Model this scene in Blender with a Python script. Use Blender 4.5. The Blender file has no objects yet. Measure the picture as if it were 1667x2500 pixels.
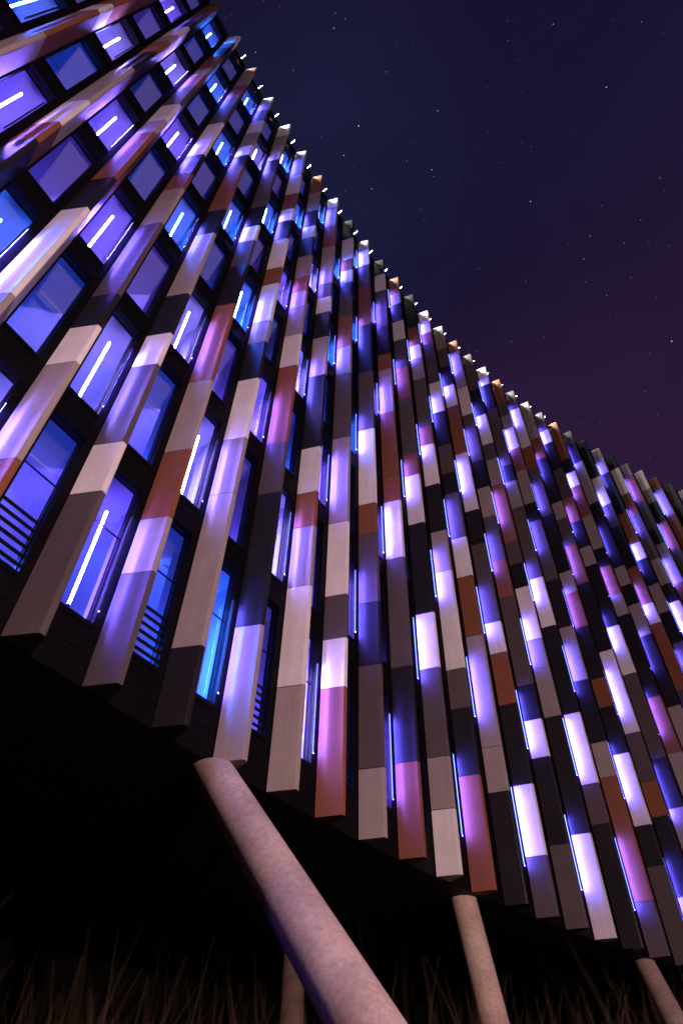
import bpy, bmesh, math, random
from mathutils import Vector, Matrix
random.seed(7)
rad = math.radians
sc = bpy.context.scene
col = sc.collection
S = 0.866                      # survey units -> metres
EYE = 0.85                     # camera height above the ground

# ---------------------------------------------------------------- camera
TH, RO = 0.8104197725, 0.0278825570
cam_d = bpy.data.cameras.new("camera"); cam = bpy.data.objects.new("camera", cam_d); col.objects.link(cam)
cr, sr, ct, st = math.cos(RO), math.sin(RO), math.cos(TH), math.sin(TH)
R3 = Matrix(((cr, -sr, 0), (-st * sr, -st * cr, -ct), (ct * sr, ct * cr, -st)))
cam.matrix_world = Matrix.Translation((0, 0, EYE)) @ R3.to_4x4()
cam_d.sensor_fit = 'VERTICAL'; cam_d.sensor_height = 36; cam_d.sensor_width = 24
cam_d.lens = 1565 / 2500 * 36
cam_d.clip_start = 0.05; cam_d.clip_end = 3000
cam_d.dof.use_dof = True; cam_d.dof.focus_distance = 16; cam_d.dof.aperture_fstop = 1.4
sc.camera = cam

# ---------------------------------------------------------------- world: night sky with stars
w = bpy.data.worlds.new("World"); sc.world = w; w.use_nodes = True
nt = w.node_tree; N = nt.nodes; LK = nt.links; N.clear()
def nn(t, **k):
    n = N.new(t)
    for a, b in k.items(): setattr(n, a, b)
    return n
tc = nn('ShaderNodeTexCoord')
def dotramp(vec, a, b):
    d = nn('ShaderNodeVectorMath', operation='DOT_PRODUCT'); d.inputs[1].default_value = vec
    LK.new(tc.outputs['Generated'], d.inputs[0])
    m = nn('ShaderNodeMapRange'); m.inputs[1].default_value = a; m.inputs[2].default_value = b; m.interpolation_type = 'SMOOTHSTEP'
    LK.new(d.outputs['Value'], m.inputs[0]); return m.outputs[0]
def mixc(f, a, b):
    m = nn('ShaderNodeMix', data_type='RGBA')
    LK.new(f, m.inputs[0])
    for i, v in ((6, a), (7, b)):
        if isinstance(v, tuple): m.inputs[i].default_value = (*v, 1)
        else: LK.new(v, m.inputs[i])
    return m.outputs[2]
sep = nn('ShaderNodeSeparateXYZ'); LK.new(tc.outputs['Generated'], sep.inputs[0])
mr = nn('ShaderNodeMapRange'); mr.inputs[1].default_value = 0.72; mr.inputs[2].default_value = 0.97; mr.interpolation_type = 'SMOOTHSTEP'
LK.new(sep.outputs['Z'], mr.inputs[0])
base = mixc(mr.outputs[0], (0.0270, 0.0118, 0.0440), (0.0088, 0.0062, 0.030))
glow = dotramp(Vector((-0.06, 0.30, 0.955)).normalized(), 0.955, 0.9995)
base = mixc(glow, base, (0.0108, 0.0108, 0.043))
ns = nn('ShaderNodeTexNoise'); ns.inputs['Scale'].default_value = 3.0; ns.inputs['Detail'].default_value = 3
LK.new(tc.outputs['Generated'], ns.inputs['Vector'])
mrn = nn('ShaderNodeMapRange'); mrn.inputs[1].default_value = 0.3; mrn.inputs[2].default_value = 0.7; mrn.inputs[3].default_value = 0.82; mrn.inputs[4].default_value = 1.18
LK.new(ns.outputs['Fac'], mrn.inputs[0])
bm_ = nn('ShaderNodeVectorMath', operation='SCALE'); LK.new(base, bm_.inputs[0]); LK.new(mrn.outputs[0], bm_.inputs['Scale'])
# stars: cells whose nearest point is very close; only some cells, each with its own brightness
def stars(scale, size, frac, strength):
    v = nn('ShaderNodeTexVoronoi'); v.inputs['Scale'].default_value = scale
    mp = nn('ShaderNodeMapping'); mp.inputs['Rotation'].default_value = (0.3, 0.2, 0.5); mp.inputs['Scale'].default_value = (1, 1, 0.8)
    LK.new(tc.outputs['Generated'], mp.inputs[0]); LK.new(mp.outputs[0], v.inputs['Vector'])
    a = nn('ShaderNodeMapRange'); a.inputs[1].default_value = size; a.inputs[2].default_value = size * .35; LK.new(v.outputs['Distance'], a.inputs[0])
    s = nn('ShaderNodeSeparateColor'); LK.new(v.outputs['Color'], s.inputs[0])
    g = nn('ShaderNodeMapRange'); g.inputs[1].default_value = 1 - frac; g.inputs[2].default_value = 1.0; g.inputs[3].default_value = 0; g.inputs[4].default_value = strength; LK.new(s.outputs[0], g.inputs[0])
    p = nn('ShaderNodeMath', operation='POWER'); p.inputs[1].default_value = 1.6; LK.new(g.outputs[0], p.inputs[0])
    m = nn('ShaderNodeMath', operation='MULTIPLY'); LK.new(a.outputs[0], m.inputs[0]); LK.new(p.outputs[0], m.inputs[1])
    c = mixc(s.outputs[1], (0.45, 0.5, 1.0), (1.0, 0.95, 0.95))
    o = nn('ShaderNodeVectorMath', operation='SCALE'); LK.new(c, o.inputs[0]); LK.new(m.outputs[0], o.inputs['Scale']); return o.outputs[0]
s1 = stars(62, 0.052, 0.22, 1.6); s2 = stars(125, 0.095, 0.34, 0.5)
ad = nn('ShaderNodeVectorMath', operation='ADD'); LK.new(s1, ad.inputs[0]); LK.new(s2, ad.inputs[1])
ad2 = nn('ShaderNodeVectorMath', operation='ADD'); LK.new(ad.outputs[0], ad2.inputs[0]); LK.new(bm_.outputs[0], ad2.inputs[1])
bg = nn('ShaderNodeBackground'); bg.inputs[1].default_value = 1.0; LK.new(ad2.outputs[0], bg.inputs[0])
wo = nn('ShaderNodeOutputWorld'); LK.new(bg.outputs[0], wo.inputs[0])

# cool night light coming over the left shoulder of the roof
def aim(o, d):
    o.rotation_euler = Vector(d).to_track_quat('-Z', 'Y').to_euler()
sd = bpy.data.lights.new("moon_light", 'SUN'); sun = bpy.data.objects.new("moon_light", sd); col.objects.link(sun)
MA, ME = rad(217.5), rad(30)
sd.energy = 0.34; sd.color = (0.62, 0.88, 0.88); sd.angle = rad(3.0)
aim(sun, (-math.cos(MA) * math.cos(ME), -math.sin(MA) * math.cos(ME), -math.sin(ME)))
# warm street lighting behind the photographer
ld = bpy.data.lights.new("street_light", 'AREA'); ld.shape = 'DISK'; ld.size = 1.2; ld.energy = 5200; ld.color = (1.0, 0.67, 0.72)
lo = bpy.data.objects.new("street_light", ld); col.objects.link(lo); lo.location = (10, -11, 5.5)
aim(lo, Vector((1, 13, 9)) - lo.location)

sc.view_settings.view_transform = 'Standard'; sc.view_settings.look = 'None'
sc.view_settings.exposure = 0; sc.view_settings.gamma = 1
try:
    sc.cycles.use_denoising = True; sc.cycles.max_bounces = 5; sc.cycles.diffuse_bounces = 3; sc.cycles.glossy_bounces = 2
    sc.cycles.transparent_max_bounces = 8; sc.cycles.use_light_tree = True
    sc.cycles.sample_clamp_indirect = 4.0; sc.cycles.caustics_reflective = False; sc.cycles.caustics_refractive = False
except Exception: pass

# ---------------------------------------------------------------- materials
def material(name):
    m = bpy.data.materials.new(name); m.use_nodes = True
    b = m.node_tree.nodes['Principled BSDF']; return m, m.node_tree, b
def plain(name, c, rough=.5, metal=0, var=0.0, scale=6, bump=0, spec=.5):
    m, t, b = material(name)
    b.inputs['Base Color'].default_value = (*c, 1); b.inputs['Roughness'].default_value = rough; b.inputs['Metallic'].default_value = metal
    b.inputs['Specular IOR Level'].default_value = spec
    if var:
        x = t.nodes.new('ShaderNodeTexCoord'); n = t.nodes.new('ShaderNodeTexNoise'); n.inputs['Scale'].default_value = scale; n.inputs['Detail'].default_value = 6
        t.links.new(x.outputs['Object'], n.inputs['Vector'])
        r = t.nodes.new('ShaderNodeMapRange'); r.inputs[3].default_value = 1 - var; r.inputs[4].default_value = 1 + var; r.inputs[1].default_value = .25; r.inputs[2].default_value = .75
        t.links.new(n.outputs['Fac'], r.inputs[0])
        v = t.nodes.new('ShaderNodeVectorMath'); v.operation = 'SCALE'; v.inputs[0].default_value = c; t.links.new(r.outputs[0], v.inputs['Scale'])
        t.links.new(v.outputs[0], b.inputs['Base Color'])
        if bump:
            bn = t.nodes.new('ShaderNodeBump'); bn.inputs['Strength'].default_value = bump; bn.inputs['Distance'].default_value = .01
            t.links.new(n.outputs['Fac'], bn.inputs['Height']); t.links.new(bn.outputs[0], b.inputs['Normal'])
    return m
def panel_mat(name, c, rough):
    m, t, b = material(name); b.inputs['Roughness'].default_value = rough; b.inputs['Specular IOR Level'].default_value = .28
    x = t.nodes.new('ShaderNodeTexCoord'); mp = t.nodes.new('ShaderNodeMapping'); mp.inputs['Scale'].default_value = (9, 9, .55)
    oi = t.nodes.new('ShaderNodeObjectInfo')
    ofs = t.nodes.new('ShaderNodeVectorMath'); ofs.operation = 'SCALE'; ofs.inputs[0].default_value = (37, 17, 53); t.links.new(oi.outputs['Random'], ofs.inputs['Scale'])
    ad = t.nodes.new('ShaderNodeVectorMath'); ad.operation = 'ADD'; t.links.new(x.outputs['Object'], ad.inputs[0]); t.links.new(ofs.outputs[0], ad.inputs[1])
    t.links.new(ad.outputs[0], mp.inputs[0])
    n1 = t.nodes.new('ShaderNodeTexNoise'); n1.inputs['Scale'].default_value = 1.0; n1.inputs['Detail'].default_value = 5; t.links.new(mp.outputs[0], n1.inputs['Vector'])
    n2 = t.nodes.new('ShaderNodeTexNoise'); n2.inputs['Scale'].default_value = 1.7; n2.inputs['Detail'].default_value = 8; n2.inputs['Roughness'].default_value = .65; t.links.new(ad.outputs[0], n2.inputs['Vector'])
    n3 = t.nodes.new('ShaderNodeTexNoise'); n3.inputs['Scale'].default_value = 90; n3.inputs['Detail'].default_value = 3; t.links.new(ad.outputs[0], n3.inputs['Vector'])
    def mr(src, a, b2):
        r = t.nodes.new('ShaderNodeMapRange'); r.inputs[1].default_value = .3; r.inputs[2].default_value = .7; r.inputs[3].default_value = a; r.inputs[4].default_value = b2
        t.links.new(src, r.inputs[0]); return r.outputs[0]
    def mul(a, b2):
        q = t.nodes.new('ShaderNodeMath'); q.operation = 'MULTIPLY'; t.links.new(a, q.inputs[0]); t.links.new(b2, q.inputs[1]); return q.outputs[0]
    rv = t.nodes.new('ShaderNodeMapRange'); rv.inputs[3].default_value = .9; rv.inputs[4].default_value = 1.1; t.links.new(oi.outputs['Random'], rv.inputs[0])
    f = mul(mul(mul(mr(n1.outputs['Fac'], .93, 1.07), mr(n2.outputs['Fac'], .9, 1.1)), mr(n3.outputs['Fac'], .97, 1.03)), rv.outputs[0])
    v = t.nodes.new('ShaderNodeVectorMath'); v.operation = 'SCALE'; v.inputs[0].default_value = c; t.links.new(f, v.inputs['Scale'])
    t.links.new(v.outputs[0], b.inputs['Base Color'])
    bn = t.nodes.new('ShaderNodeBump'); bn.inputs['Strength'].default_value = .12; bn.inputs['Distance'].default_value = .004
    t.links.new(n3.outputs['Fac'], bn.inputs['Height']); t.links.new(bn.outputs[0], b.inputs['Normal'])
    rr = t.nodes.new('ShaderNodeMapRange'); rr.inputs[3].default_value = rough - .07; rr.inputs[4].default_value = rough + .1; t.links.new(n2.outputs['Fac'], rr.inputs[0]); t.links.new(rr.outputs[0], b.inputs['Roughness'])
    return m
def emit(name, c, s):
    m = bpy.data.materials.new(name); m.use_nodes = True; t = m.node_tree; t.nodes.clear()
    e = t.nodes.new('ShaderNodeEmission'); e.inputs[0].default_value = (*c, 1); e.inputs[1].default_value = s
    o = t.nodes.new('ShaderNodeOutputMaterial'); t.links.new(e.outputs[0], o.inputs[0]); return m
PM = {'W': panel_mat('cream_panel', (.68, .62, .58), .6), 'L': panel_mat('taupe_panel', (.29, .235, .215), .62),
      'M': panel_mat('brown_grey_panel', (.085, .064, .064), .62), 'D': panel_mat('charcoal_panel', (.016, .014, .016), .42),
      'O': panel_mat('terracotta_panel', (.21, .072, .034), .62)}
PLAB = {'W': 'cream panel', 'L': 'light taupe panel', 'M': 'brown grey panel', 'D': 'dark charcoal panel', 'O': 'terracotta orange panel'}
m_wall = plain('black_metal_cladding', (.0032, .0027, .0034), .5, 0, .25, 3, 0, .08)
m_frame = plain('black_frame', (.004, .004, .005), .4, spec=.2)
m_core = plain('fin_core', (.006, .006, .006), .8)
m_room = plain('painted_room_wall', (.36, .37, .46), .7, 0, .05, 1.2)
m_ceil = plain('painted_ceiling', (.38, .39, .48), .7, 0, .06, 1.5)
m_rfloor = plain('office_carpet', (.08, .08, .09), .9, 0, .2, 8)
m_soffit = plain('soffit_board', (.012, .010, .009), .8, 0, .3, 1)
m_roof = plain('roof_membrane', (.03, .03, .03), .8, 0, .2, 2)
m_cap = plain('lamp_cap', (.05, .05, .06), .4, .6)
m_fill_led = emit('blue_violet_fill', (.110, .088, 1.0), 330)  # glow of the added tape that lights the fin flanks
m_fill_led_dim = emit('dim_blue_violet_fill', (.11, .088, 1.0), 230)
m_led2 = emit('blue_violet_strip', (.10, .16, 1.0), 14)
TUBES = {'p': emit('violet_tube', (.21, .125, 1.0), 620), 'b': emit('blue_tube', (.03, .19, 1.0), 600), 'q': emit('lavender_tube', (.33, .26, 1.0), 560)}
m_rod = emit('white_rod_light', (.90, 1.0, .92), 30)
m_added_flood = emit('added_white_flood', (.97, 1.0, .95), 3200)  # glow of the added flood heads, stronger than the rods
g, t, b = material('window_glass')
t.nodes.clear()
tr = t.nodes.new('ShaderNodeBsdfTransparent'); tr.inputs[0].default_value = (.74, .72, .95, 1)
gl = t.nodes.new('ShaderNodeBsdfGlossy'); gl.inputs['Roughness'].default_value = .04
lw = t.nodes.new('ShaderNodeLayerWeight'); pw_ = t.nodes.new('ShaderNodeMath'); pw_.operation = 'POWER'; pw_.inputs[1].default_value = 4.0
t.links.new(lw.outputs['Facing'], pw_.inputs[0]); fr = t.nodes.new('ShaderNodeMapRange'); fr.inputs[3].default_value = .02; fr.inputs[4].default_value = .35; t.links.new(pw_.outputs[0], fr.inputs[0])
mx = t.nodes.new('ShaderNodeMixShader'); o = t.nodes.new('ShaderNodeOutputMaterial')
t.links.new(fr.outputs[0], mx.inputs[0]); t.links.new(tr.outputs[0], mx.inputs[1]); t.links.new(gl.outputs[0], mx.inputs[2]); t.links.new(mx.outputs[0], o.inputs[0])
m_glass = g
m_sleeve = bpy.data.materials.new('opal_sleeve'); m_sleeve.use_nodes = True; t = m_sleeve.node_tree; t.nodes.clear()
a1 = t.nodes.new('ShaderNodeBsdfTransparent'); a2 = t.nodes.new('ShaderNodeBsdfTranslucent'); a3 = t.nodes.new('ShaderNodeMixShader'); a3.inputs[0].default_value = .035
o = t.nodes.new('ShaderNodeOutputMaterial'); t.links.new(a1.outputs[0], a3.inputs[1]); t.links.new(a2.outputs[0], a3.inputs[2]); t.links.new(a3.outputs[0], o.inputs[0])
m_dglass = plain('dark_glass', (.01, .012, .02), .08)
# concrete
m_conc, t, b = material('board_marked_concrete'); b.inputs['Roughness'].default_value = .75
x = t.nodes.new('ShaderNodeTexCoord')
n1 = t.nodes.new('ShaderNodeTexNoise'); n1.inputs['Scale'].default_value = .9; n1.inputs['Detail'].default_value = 7; n1.inputs['Roughness'].default_value = .55
n2 = t.nodes.new('ShaderNodeTexNoise'); n2.inputs['Scale'].default_value = 14; n2.inputs['Detail'].default_value = 6
wv = t.nodes.new('ShaderNodeTexWave'); wv.inputs['Scale'].default_value = 11; wv.inputs['Distortion'].default_value = 9; wv.inputs['Detail'].default_value = 3; wv.bands_direction = 'DIAGONAL'
vo = t.nodes.new('ShaderNodeTexVoronoi'); vo.inputs['Scale'].default_value = 16
for n in (n1, n2, wv, vo): t.links.new(x.outputs['Object'], n.inputs['Vector'])
cr1 = t.nodes.new('ShaderNodeValToRGB'); cr1.color_ramp.elements[0].position = .33; cr1.color_ramp.elements[1].position = .68
cr1.color_ramp.elements[0].color = (.36, .255, .18, 1); cr1.color_ramp.elements[1].color = (.60, .455, .33, 1)
t.links.new(n1.outputs['Fac'], cr1.inputs[0])
def rng(src, a, b2, c2, d2):
    r = t.nodes.new('ShaderNodeMapRange'); r.inputs[1].default_value = a; r.inputs[2].default_value = b2; r.inputs[3].default_value = c2; r.inputs[4].default_value = d2
    t.links.new(src, r.inputs[0]); return r.outputs[0]
pit = rng(vo.outputs['Distance'], .05, .12, .45, 1.0); str_ = rng(wv.outputs['Fac'], 0, 1, .95, 1.03); fine = rng(n2.outputs['Fac'], .3, .7, .82, 1.14)
q1 = t.nodes.new('ShaderNodeMath'); q1.operation = 'MULTIPLY'; t.links.new(pit, q1.inputs[0]); t.links.new(str_, q1.inputs[1])
q2 = t.nodes.new('ShaderNodeMath'); q2.operation = 'MULTIPLY'; t.links.new(q1.outputs[0], q2.inputs[0]); t.links.new(fine, q2.inputs[1])
vs = t.nodes.new('ShaderNodeVectorMath'); vs.operation = 'SCALE'; t.links.new(cr1.outputs[0], vs.inputs[0]); t.links.new(q2.outputs[0], vs.inputs['Scale'])
t.links.new(vs.outputs[0], b.inputs['Base Color'])
bn = t.nodes.new('ShaderNodeBump'); bn.inputs['Strength'].default_value = .4; bn.inputs['Distance'].default_value = .012
t.links.new(q2.outputs[0], bn.inputs['Height']); t.links.new(bn.outputs[0], b.inputs['Normal'])
m_ground = plain('soil', (.045, .035, .022), .95, 0, .4, 4)
m_grass = plain('dry_grass', (.10, .058, .020), .8, 0, .5, 2)

# ---------------------------------------------------------------- geometry helpers
CX, CY, RR = 52.90595384, -28.65957618, 67.67459267
A0, DA = 2.64355181, -0.022486
ZB, MOD, ZT = 5.338315761, 0.72211842, 40.0
def zk(k):
    return (ZB + MOD * (.22 + k * 47.78 / 48)) * S + EYE if k > 0 else ZB * S + EYE
def P(idx, dep, k=None, z=None):
    a = A0 + DA * idx; r = RR + dep
    return Vector(((CX + r * math.cos(a)) * S, (CY + r * math.sin(a)) * S, zk(k) if z is None else z))
def tang(idx):
    a = A0 + DA * idx; return Vector((math.sin(a), -math.cos(a), 0))          # increasing index
def outw(idx):
    a = A0 + DA * idx; return Vector((-math.cos(a), -math.sin(a), 0))         # towards the viewer's side
def new_obj(name, me, mat=None, parent=None):
    o = bpy.data.objects.new(name, me); col.objects.link(o)
    if mat is not None:
        for m in (mat if isinstance(mat, (list, tuple)) else [mat]): me.materials.append(m)
    if parent is not None: o.parent = parent
    return o
class MB:
    def __init__(s): s.v = []; s.f = []
    def quad(s, *p):
        n = len(s.v); s.v += [tuple(q) for q in p]; s.f.append(tuple(range(n, n + len(p))))
    def box(s, o, x, y, z):            # corner + three edge vectors
        c = [o, o + x, o + x + y, o + y]; d = [q + z for q in c]; n = len(s.v)
        s.v += [tuple(q) for q in c + d]
        s.f += [(n + 3, n + 2, n + 1, n), (n + 4, n + 5, n + 6, n + 7)] + [(n + i, n + (i + 1) % 4, n + 4 + (i + 1) % 4, n + 4 + i) for i in range(4)]
    def wedge(s, i0, i1, d0, d1, z0, z1, e0=None, e1=None):   # block between two indices and two depths
        p = [P(i0, d0, z=z0), P(i1, d0, z=z0), P(i1, d1, z=z0), P(i0, d1, z=z0)]; q = [Vector((a.x, a.y, z1)) for a in p]; n = len(s.v)
        s.v += [tuple(a) for a in p + q]
        s.f += [(n + 3, n + 2, n + 1, n), (n + 4, n + 5, n + 6, n + 7)] + [(n + i, n + (i + 1) % 4, n + 4 + (i + 1) % 4, n + 4 + i) for i in range(4)]
    def prism(s, pts, z0, z1):
        n = len(s.v); k = len(pts)
        s.v += [(p.x, p.y, z0) for p in pts] + [(p.x, p.y, z1) for p in pts]
        s.f += [tuple(n + i for i in reversed(range(k))), tuple(n + k + i for i in range(k))] + [(n + i, n + (i + 1) % k, n + k + (i + 1) % k, n + k + i) for i in range(k)]
    def tube(s, a, b, r, seg=10, r2=None, caps=True):
        a, b = Vector(a), Vector(b); ax = (b - a).normalized(); u = ax.orthogonal().normalized(); v = ax.cross(u); n = len(s.v)
        for p, rr in ((a, r), (b, r if r2 is None else r2)):
            for i in range(seg):
                t_ = 2 * math.pi * i / seg; s.v.append(tuple(p + (u * math.cos(t_) + v * math.sin(t_)) * rr))
        s.f += [(n + i, n + (i + 1) % seg, n + seg + (i + 1) % seg, n + seg + i) for i in range(seg)]
        if caps: s.f += [tuple(n + i for i in reversed(range(seg))), tuple(n + seg + i for i in range(seg))]
    def mesh(s, name):
        me = bpy.data.meshes.new(name); me.from_pydata(s.v, [], s.f); me.validate(); me.update()
        b = bmesh.new(); b.from_mesh(me); bmesh.ops.recalc_face_normals(b, faces=b.faces); b.to_mesh(me); b.free(); return me
    def build(s, name, mat, parent=None): return new_obj(name, s.mesh(name), mat, parent)
def tag(o, label=None, cat=None, group=None, kind=None):
    if label: o['label'] = label
    if cat: o['category'] = cat
    if group: o['group'] = group
    if kind: o['kind'] = kind
    return o

# ---------------------------------------------------------------- the building
bld = bpy.data.objects.new('office_building', None); col.objects.link(bld); bld.location = (0, 0, 0)
tag(bld, 'curved office block on columns with multicoloured vertical fins and violet lit windows', 'building')
NF = 8; PF = 5.82
def wz(f): return PF * f + 1.32, PF * f + 6.05        # window bottom and top in modules
def lz(f): return PF * f + 1.62, PF * f + 4.85        # lamp bottom and top in modules
I0, I1 = -22, 37                                       # wall extent in bays
WL, WR = .245, .745
WB0, WB1 = -3, 13                                      # bays with real rooms behind the glass
wall = MB()
zbot = zk(0) + .004; ztop = zk(48)
for i in range(I0, I1):
    if i < -6:
        wall.wedge(i, i + 1, .60, 1.0, zbot, ztop); continue
    wall.wedge(i + WR, i + 1 + WL, .60, .86, zbot, ztop)
    zs = [zbot]
    for f in range(NF):
        a, b_ = wz(f); zs += [zk(a), zk(b_)]
    zs.append(ztop)
    for j in range(0, len(zs), 2):
        z0, z1 = zs[j], zs[j + 1]
        zm = z0 + (z1 - z0) * .5
        wall.wedge(i + WL, i + WR, .604, .86, z0, zm - .006)
        wall.wedge(i + WL, i + WR, .604, .86, zm + .006, z1)
    # slim ledge under each window and parapet coping
for i in range(-3, I1):
    for f in range(NF):
        a = wz(f)[0]
        wall.wedge(i + WL - .02, i + WR + .02, .575, .603, zk(a) - .10, zk(a) - .02)
wall.build('facade_wall', m_wall, bld)
cop = MB()
for i in range(-8, I1): cop.wedge(i + .19, i + .81, .50, 1.05, ztop + .002, ztop + .07)
cop.build('parapet_coping', m_frame, bld)
# soffit, roof, back shell
so = MB(); ro_ = MB(); bk = MB()
for i in range(I0, I1):
    so.quad(P(i, .6, z=zbot - .002), P(i + 1, .6, z=zbot - .002), P(i + 1, 20, z=zbot - .002), P(i, 20, z=zbot - .002))
    ro_.quad(P(i, .86, z=ztop - .25), P(i + 1, .86, z=ztop - .25), P(i + 1, 20, z=ztop - .25), P(i, 20, z=ztop - .25))
    bk.quad(P(i, 20, z=zbot), P(i + 1, 20, z=zbot), P(i + 1, 20, z=ztop), P(i, 20, z=ztop))
for i in (I0, I1): bk.quad(P(i, .6, z=zbot), P(i, 20, z=zbot), P(i, 20, z=ztop), P(i, .6, z=ztop))
so.build('soffit', m_soffit, bld); ro_.build('roof', m_roof, bld); bk.build('rear_wall', m_wall, bld)
# rooms
ce = MB(); fl = MB(); pw = MB()
rnd = random.Random(3)
for f in range(NF):
    a, b_ = wz(f); zc = zk(b_) + .06; zf = zk(a) - .25
    for i in range(WB0, WB1 + 1):
        ce.quad(P(i, .87, z=zc), P(i + 1, .87, z=zc), P(i + 1, 5.5, z=zc), P(i, 5.5, z=zc))
        fl.quad(P(i, .87, z=zf), P(i + 1, .87, z=zf), P(i + 1, 5.5, z=zf), P(i, 5.5, z=zf))
        pw.quad(P(i, 5.5, z=zf), P(i + 1, 5.5, z=zf), P(i + 1, 5.5, z=zc), P(i, 5.5, z=zc))
        # downstand beam / bulkhead parallel to the glass
        if f in (0, 1, 3): ce.wedge(i, i + 1, 1.9, 2.05, zc - .05, zc - .004)
        # inner face of the spandrel above window
    k0 = WB0
    for i in range(WB0, WB1 + 2):
        pw.wedge(i - .02, i + .02, .87, (5.49 if i == WB0 else (1.6, 1.7, 1.9, 2.1, 2.3, 2.4, 2.5, 2.5)[f]), zf + .004, zc - .004)
lr = random.Random(9)
for f in range(NF):
    for i in range(-2, WB1):
        if (i + f) % 2: continue                       # rooms without a tube lamp: an unseen violet or blue light added inside
        d_ = bpy.data.lights.new('room_fill', 'POINT'); o_ = bpy.data.objects.new('room_fill', d_); col.objects.link(o_)
        blue = lr.random() < (.35 if f < 3 else .7)
        d_.color = (.03, .13, 1.0) if blue else (.19, .11, 1.0); d_.energy = lr.uniform(70, 150) * (1.0 if f < 3 else .55); d_.shadow_soft_size = .12
        o_.location = P(i + lr.uniform(.3, .5), lr.uniform(1.5, 2.1), z=zk(wz(f)[0]) + lr.uniform(.2, .9))
ce.build('room_ceiling', m_ceil, bld); fl.build('room_floor', m_rfloor, bld); pw.build('room_partition', m_room, bld)

# ---- windows: the hundred that show largest are separate parts
def window(i, f, parent):
    a, b_ = wz(f); z0, z1 = zk(a), zk(b_); T, Wd = tang(i + .5), outw(i + .5)
    org = P(i + WL, .72, z=z0); X = P(i + WR, .72, z=z0) - org
    root = MB(); fw = .014; X1 = X.normalized()
    h = z1 - z0; Zv = Vector((0, 0, 1)); dv = Wd * -.05
    root.box(org, X1 * fw, dv, Zv * h); root.box(org + X - X1 * fw, X1 * fw, dv, Zv * h)
    root.box(org + X1 * fw, X - X1 * 2 * fw, dv, Zv * fw); root.box(org + X1 * fw + Zv * (h - fw), X - X1 * 2 * fw, dv, Zv * fw)
    fr_ = root.build('window', m_frame, parent)
    pn = MB(); o2 = org + dv * .5
    pn.quad(o2 + X1 * fw + Zv * fw, o2 + X - X1 * fw + Zv * fw, o2 + X - X1 * fw + Zv * (h - fw), o2 + X1 * fw + Zv * (h - fw))
    pn.build('pane', m_glass, fr_)
    if f == 0:
        tb = MB(); tb.box(org + X1 * fw + Zv * (zk(a + 2.8) - z0), X - X1 * 2 * fw, dv * .6, Zv * .014); tb.build('transom', m_frame, fr_)
    if f == 0 and i % 2 == 0:
        lv = MB(); zl0, zl1 = z0 + .03, zk(a + 1.55); n = 6
        for j in range(n):
            zz = zl0 + (zl1 - zl0) * (j + .6) / n
            lv.box(P(i + WL + .01, .69, z=zz), X1 * (X.length * .97), Wd * -.02, Zv * .055)
        lv.build('louvre_grille', m_frame, fr_)
    return fr_
nw = 0; rest = MB(); restg = MB()
for i in range(-6, I1):
    for f in range(NF):
        if WB0 <= i <= WB1:
            pass
        if -2 <= i <= 9 and nw < 100 or (WB0 <= i <= WB1 and nw < 100 and i > 9 and f < 3):
            window(i, f, bld); nw += 1
        else:
            a, b_ = wz(f)
            restg.quad(P(i + WL, .74, k=a), P(i + WR, .74, k=a), P(i + WR, .74, k=b_), P(i + WL, .74, k=b_))
tag(restg.build('window', m_dglass, bld), kind='stuff')

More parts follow.
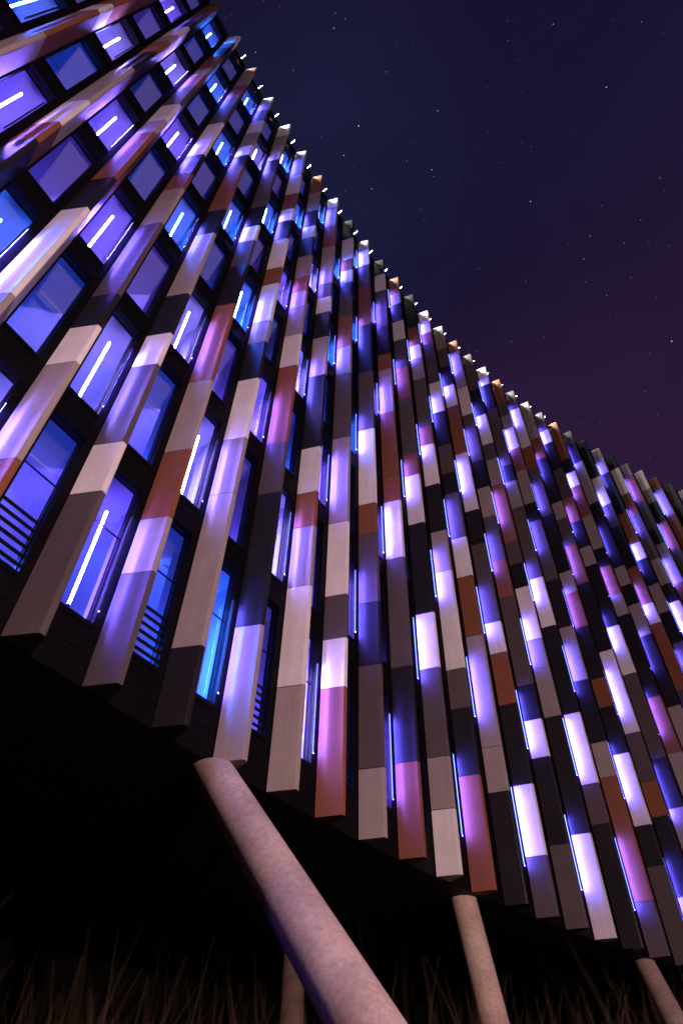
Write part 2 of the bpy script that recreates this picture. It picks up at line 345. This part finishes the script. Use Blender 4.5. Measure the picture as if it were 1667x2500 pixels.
# ---- fins
DATA = {-1: 'O 26W 24O 18L 12D 8W 3O', 0: 'M 46O 42M 38D 36W 33L 31O 28D 24L 18W 15O 13D 7L 3W', 1: 'W 45M 43D 40O 36L 34O 31M 27W 24L 22O 16D 13W 7L',
 2: 'O 46L 42O 38M 32W 29W 26D 23O 21L 17M 11D 9W 7L 3O', 3: 'L 44M 41W 38L 35W 33D 31O 28O 24D 21L 15D 12W 10M 6W 4M', 4: 'W 45L 42L 39D 36M 30D 27W 25M 22D 18O 12L 8O 5L 3M',
 5: 'L 42W 38O 35W 33D 30W 26O 24W 20L 18D 15W 11L 8L 2D', 6: 'O 44L 40D 37W 35D 32L 29O 27L 25L 22W 19O 13M 10D 4L', 7: 'W 46L 42O 38L 32M 30W 28D 25L 21D 15W 12O 10L 7W 3L',
 8: 'D 44W 40O 38W 36D 34M 31O 27L 24M 18L 12W 8M 6W 4O', 9: 'L 46W 43M 39O 33D 27M 21W 15O 13M 9D 6M 2L', 10: 'D 45W 42M 36D 32O 30L 28L 25O 19O 17W 13M 7D 3O',
 11: 'O 45L 43D 40W 37M 33O 29M 26M 23O 21W 17D 11W 8M 4L 2W', 12: 'D 42O 39W 37L 34M 28O 26W 22D 18L 15W 9M 7D 4O', 13: 'W 44O 42M 36W 32D 30D 28M 25D 23M 19W 16O 12L 6L 4D',
 14: 'L 44M 41D 38W 35O 33O 29W 23D 20M 14W 12O 9D 5W 2M', 15: 'O 46L 40W 36M 30D 27L 24M 20O 17M 11D 9W 7D 3M', 16: 'M 42D 38W 34M 32L 29O 23M 21D 19W 15L 13L 10D 4W',
 17: 'W 45D 41M 39M 33D 31L 28M 25M 21W 17D 11W 7M 5D 3D', 18: 'O 44M 42L 40W 37O 34L 30D 28M 22D 18L 14D 10L 8O 2M', 19: 'M 45W 39O 36M 30D 27D 24L 22O 19D 15O 13D 10W 6D 4M',
 20: 'L 42O 39D 33L 31M 28O 24D 18W 12M 9O 7D 3L', 21: 'M 45W 43D 39M 35O 32D 29L 27D 21W 17M 11D 8L 4O', 22: 'O 42D 40W 38O 34L 30D 28O 25L 23D 19D 16O 12L 8M 3D',
 23: 'M 46D 43L 37D 33D 29L 27D 25L 22D 20D 16L 10W 5M', 24: 'D 42W 38M 35D 32D 30O 26W 24O 18M 13W 7D', 25: 'L 44D 38O 34W 32D 29L 26D 23M 17L 12O 8D 4W', 26: 'D 46W 42O 39M 33L 30D 28W 22D 17O 12M 6W',
 27: 'L 46O 42M 38D 36L 33L 31O 26D 20W 15M 9D 4L', 28: 'W 45L 43D 40O 36M 31D 26W 20L 14D 8O', 29: 'O 46L 42O 37D 30W 24M 18L 11D 5W', 30: 'M 44D 39W 34O 29L 22D 17M 11W 6D', 31: 'W 44M 39O 34D 28L 23W 17M 10O 5L'}
rr = random.Random(11)
def rand_data():
    k = 48; s_ = rr.choice('WLMDO'); last = s_
    while True:
        k -= rr.choice((2, 2, 3, 3, 4, 6))
        if k < 2: break
        c = rr.choice([x for x in 'WLMDO' if x != last]); last = c; s_ += ' %d%s' % (k, c)
    return s_
BV = .012
def section(inset=0.0):     # local (t, n): nose at n=0, wall at n=-.57 (survey units)
    nl, nr, b = 0.0, .11, .57
    tl, tr_ = -.2186, .3286
    i = inset
    return [(tl + i, -b), (nl - .008 + i * .4, -.022 - i), (nl + .012 + i * .3, -i), (nr - .012 - i * .3, -i), (nr + .008 - i * .4, -.022 - i), (tr_ - i, -b)]
def fin(i, spec):
    org = P(i, 0, z=0); T, O = tang(i), outw(i)
    pts = [org + T * (a * S) + O * (b * S) for a, b in section()]
    core = [org + T * (a * S) + O * (b * S) for a, b in section(.012)]
    F_ = MB(); F_.prism(core, zk(0) + .006, zk(48) - .006)
    fo = F_.build('fin', m_core, bld)
    parts = spec.split(); cols = [parts[0]]; ks = [48]
    for p_ in parts[1:]:
        ks.append(int(p_[:-1])); cols.append(p_[-1])
    ks.append(0)
    for j, c in enumerate(cols):
        z1, z0 = zk(ks[j]), zk(ks[j + 1]); g_ = .009
        base = Vector((org.x, org.y, z0))
        q = MB(); q.prism([p - Vector((org.x, org.y, 0)) for p in pts], (g_ if ks[j + 1] else 0), z1 - z0 - (g_ if j else 0))
        me = q.mesh('panel'); o = new_obj('panel', me, PM[c], fo); o.location = base
        o['label'] = PLAB[c]
    return fo
def led(i, f, fo):          # lamp strip standing beside the left flank of fin i
    a, b_ = lz(f); z0, z1 = zk(a), zk(b_); T, O = tang(i), outw(i)
    c = P(i, 0, z=z0) + T * (-.415 * S) + O * (-.535 * S); Z = Vector((0, 0, z1 - z0))
    q = MB()                # slim H section: web with four lips, one channel facing each way
    q.box(c - O * .022 - T * .002, T * .004, O * .044, Z)
    q.box(c + O * .018 - T * .030, T * .028, O * .004, Z); q.box(c - O * .022 - T * .030, T * .028, O * .004, Z)
    h = q.build('light_strip', m_cap, fo)
    e = MB(); dv = ((O * .86 - T * .5) if i > 4 else O) * .034; p = c + T * (.020 if i > 4 else .004) - O * .016; e.quad(p, p + dv, p + dv + Z, p + Z)
    p = c - T * .004 - O * .010; e2 = MB(); e2.quad(p, p + O * .020, p + O * .020 + Z, p + Z)
    if i > 0: e.build('led_and_fill_tape', m_fill_led_dim if i < 8 else m_fill_led, h)  # added second tape, turned from view, to light the fin's flank
    e2.build('led_and_fill_tape', m_led2, h)
for i in range(-6, 35):
    fo = fin(i, DATA.get(i) or rand_data())
    for f in range(NF):
        if (i - 1 + f) % 2 and i >= -2 and not (f == 7 and i < 2): led(i, f, fo)

# ---------------------------------------------------------------- tube lamps behind the glass
NTH = ['first', 'second', 'third', 'fourth', 'fifth', 'sixth', 'seventh', 'eighth', 'ninth', 'tenth', 'eleventh', 'twelfth']
ROW = ['lowest', 'second lowest', 'third lowest', 'fourth lowest', 'fifth lowest', 'third highest', 'second highest', 'highest']
tr_rnd = random.Random(5)
FIRST = [3, 2, 1, 0, -1, -1, -1, -1]                       # leftmost lit bay the photo shows in each row
KIND = {(0, 3): 'p', (1, 2): 'q', (2, 1): 'p', (3, 0): 'p', (1, 4): 'q', (2, 3): 'q', (3, 2): 'b', (4, 1): 'p', (1, 6): 'q', (0, 5): 'b', (2, 5): 'p', (3, 4): 'b', (4, 3): 'b'}
for f in range(NF):
    n = 0
    for i in range(-2, 10):
        if (i + f) % 2 == 0 or i < FIRST[f] - 2: continue
        a, b_ = lz(f); z0, z1 = zk(a), zk(b_)
        kind = KIND.get((f, i)) or tr_rnd.choice('ppqb' if f < 3 else 'pbbq'); nm = {'p': 'violet', 'q': 'lavender', 'b': 'blue'}[kind]
        r = bpy.data.objects.new('tube_lamp', None); col.objects.link(r); p0 = P(i + .48, .86, z=z0); r.location = p0
        tag(r, '%s tube lamp behind glass, %s lit window from the left in the %s row' % (nm, NTH[n], ROW[f]), 'lamp', 'upright tube lamps behind the windows'); n += 1
        h = z1 - z0
        q = MB(); q.tube((0, 0, .03), (0, 0, h - .03), .021, 10); q.build('tube', TUBES[kind], r)
        q = MB(); q.tube((0, 0, 0), (0, 0, .03), .02, 8); q.tube((0, 0, h - .03), (0, 0, h), .02, 8); q.build('end_cap', m_cap, r)

# ---------------------------------------------------------------- rod lights along the parapet
n = 0
for i in range(1, 22):
    r = bpy.data.objects.new('rod_light', None); col.objects.link(r); b0 = P(i + .55, .66, z=ztop + .07); r.location = b0
    tag(r, 'slim white rod light on the roof edge, %s from the left' % ((NTH + ['thirteenth', 'fourteenth', 'fifteenth', 'sixteenth', 'seventeenth', 'eighteenth', 'nineteenth', 'twentieth', 'twenty-first'])[n]), 'lamp', 'rod lights along the parapet'); n += 1
    O = outw(i + .55)
    q = MB(); q.tube(Vector((0, 0, .29)) - O * .03, Vector((0, 0, .33)) + O * .30, .010, 6); q.build('rod', m_rod, r)
    q = MB(); q.tube((0, 0, 0), (0, 0, .26), .012, 8); q.build('post', m_cap, r)
    T = tang(i + .55); nrm = (T * .75 + O * .55 - Vector((0, 0, .7))).normalized(); a1 = nrm.cross(Vector((0, 0, 1))).normalized() * .05; a2 = nrm.cross(a1).normalized() * .05; c0 = Vector((0, 0, .33)) + T * .03
    q = MB(); q.box(c0 - a1 - a2 - nrm * .03, a1 * 2, a2 * 2, nrm * .028); q.build('added_flood_head', m_cap, r)
    q = MB(); q.quad(c0 - a1 * .9 - a2 * .9, c0 + a1 * .9 - a2 * .9, c0 + a1 * .9 + a2 * .9, c0 - a1 * .9 + a2 * .9); q.build('added_flood_face', m_added_flood, r)  # flood added beside the rod, facing away from view, to light the fin tops

# ---------------------------------------------------------------- columns
def V3(x, y, z): return Vector((x * S, y * S, z * S + EYE))
m_shade_conc = plain('shade_toned_concrete', (.15, .095, .065), .85, 0, .35, 3)  # darker concrete copy: the far column's shade is put into its colour
def column(top, bot, dia, label, mat=None):
    T, B = V3(*top), V3(*bot); ax = (T - B).normalized()
    g0 = B + ax * ((-.3 - B.z) / ax.z)
    r = dia * S / 2; seg = 64; u = ax.orthogonal().normalized(); v = ax.cross(u); rings = 40
    me = bpy.data.meshes.new('concrete_column'); vs_ = []; fs = []
    for j in range(rings + 1):
        for k in range(seg):
            t_ = 2 * math.pi * k / seg; q0 = (u * math.cos(t_) + v * math.sin(t_)) * r
            ln = (zbot - .004 - g0.z - q0.z) / ax.z          # each side line is cut off level at the soffit
            vs_.append(tuple(q0 + ax * (ln * j / rings)))
    for j in range(rings):
        for k in range(seg):
            a = j * seg + k; b2 = j * seg + (k + 1) % seg; fs.append((a, b2, b2 + seg, a + seg))
    me.from_pydata(vs_, [], fs); me.shade_smooth(); me.update()
    o = new_obj('concrete_column', me, mat or m_conc); o.location = g0
    tag(o, label, 'column', 'concrete columns carrying the building'); return o
column((-2.3, 11.79, 5.34), (.38, 8.34, 1.15), .70, 'big pale concrete column leaning towards the viewer, nearest of the columns')
column((3.53, 19.2, 5.34), (3.83, 18.6, 2.68), .68, 'nearly upright concrete column, warm lit, under the middle of the facade')
column((10.49, 25.45, 5.34), (9.9, 22.9, 3.3), .68, 'dim leaning concrete column at the bottom right under the facade')
column((-1.1, 23.98, 5.34), (-1.0, 23.98, 1.0), .70, 'dim brown far column standing in the dark behind the big leaning column', m_shade_conc)

# wall put in under the building, the shade there painted as near-black colour
uc = MB()
for i in range(-16, 37):
    uc.quad(P(i, 15, z=.003), P(i + 1, 15, z=.003), P(i + 1, 15, z=zbot - .01), P(i, 15, z=zbot - .01))
uc.build('added_undercroft_shade_wall', plain('shade_black', (.004, .0035, .003), .95, spec=.05), bld)

# ---------------------------------------------------------------- ground and grass
q = MB(); q.quad(Vector((-400, -400, 0)), Vector((400, -400, 0)), Vector((400, 400, 0)), Vector((-400, 400, 0)))
tag(q.build('ground', m_ground), kind='structure')
gr = random.Random(21); G = MB()
def blade(x, y, h, lean, az, wd):
    pts = []; n = 5
    for j in range(n + 1):
        s_ = j / n; off = lean * s_ ** 1.8 * h
        pts.append(Vector((x + math.cos(az) * off, y + math.sin(az) * off, h * s_ * (1 - .12 * lean * s_))))
    sd_ = Vector((-math.sin(az + 1.2), math.cos(az + 1.2), 0))
    for j in range(n):
        w0, w1 = wd * (1 - (j / n) ** 2 * .9), wd * (1 - ((j + 1) / n) ** 2 * .9)
        G.quad(pts[j] - sd_ * w0, pts[j] + sd_ * w0, pts[j + 1] + sd_ * w1, pts[j + 1] - sd_ * w1)
    return pts[-1]
def grass_clump(cx, cy, n, hmin, hmax, sp):
    for _ in range(n):
        x, y = cx + gr.gauss(0, sp), cy + gr.gauss(0, sp); h = gr.uniform(hmin, hmax)
        tip = blade(x, y, h, gr.uniform(.03, .35), gr.uniform(0, 6.28), gr.uniform(.0008, .0017))
        if gr.random() < .0:
            for k in range(9):
                a = gr.uniform(0, 6.28); d = Vector((math.cos(a) * .007, math.sin(a) * .007, gr.uniform(-.06, .02)))
                c = tip + Vector((0, 0, -.012 * k)); G.quad(c, c + d * .5 + Vector((.003, 0, 0)), c + d, c + d * .5 - Vector((.003, 0, 0)))
for _ in range(620):
    d = gr.uniform(1.7, 6.0); a = rad(gr.uniform(50, 130)); e = 3.5 + gr.random() ** 2.4 * 9
    hh = EYE + d * math.tan(rad(e))
    grass_clump(d * math.cos(a), d * math.sin(a), 16, hh * .75, hh * 1.03, .04 + .04 * d)
tag(G.build('tall_grass', m_grass), 'tall dry golden grass rising in blurred stalks along the bottom', 'grass', kind='stuff')
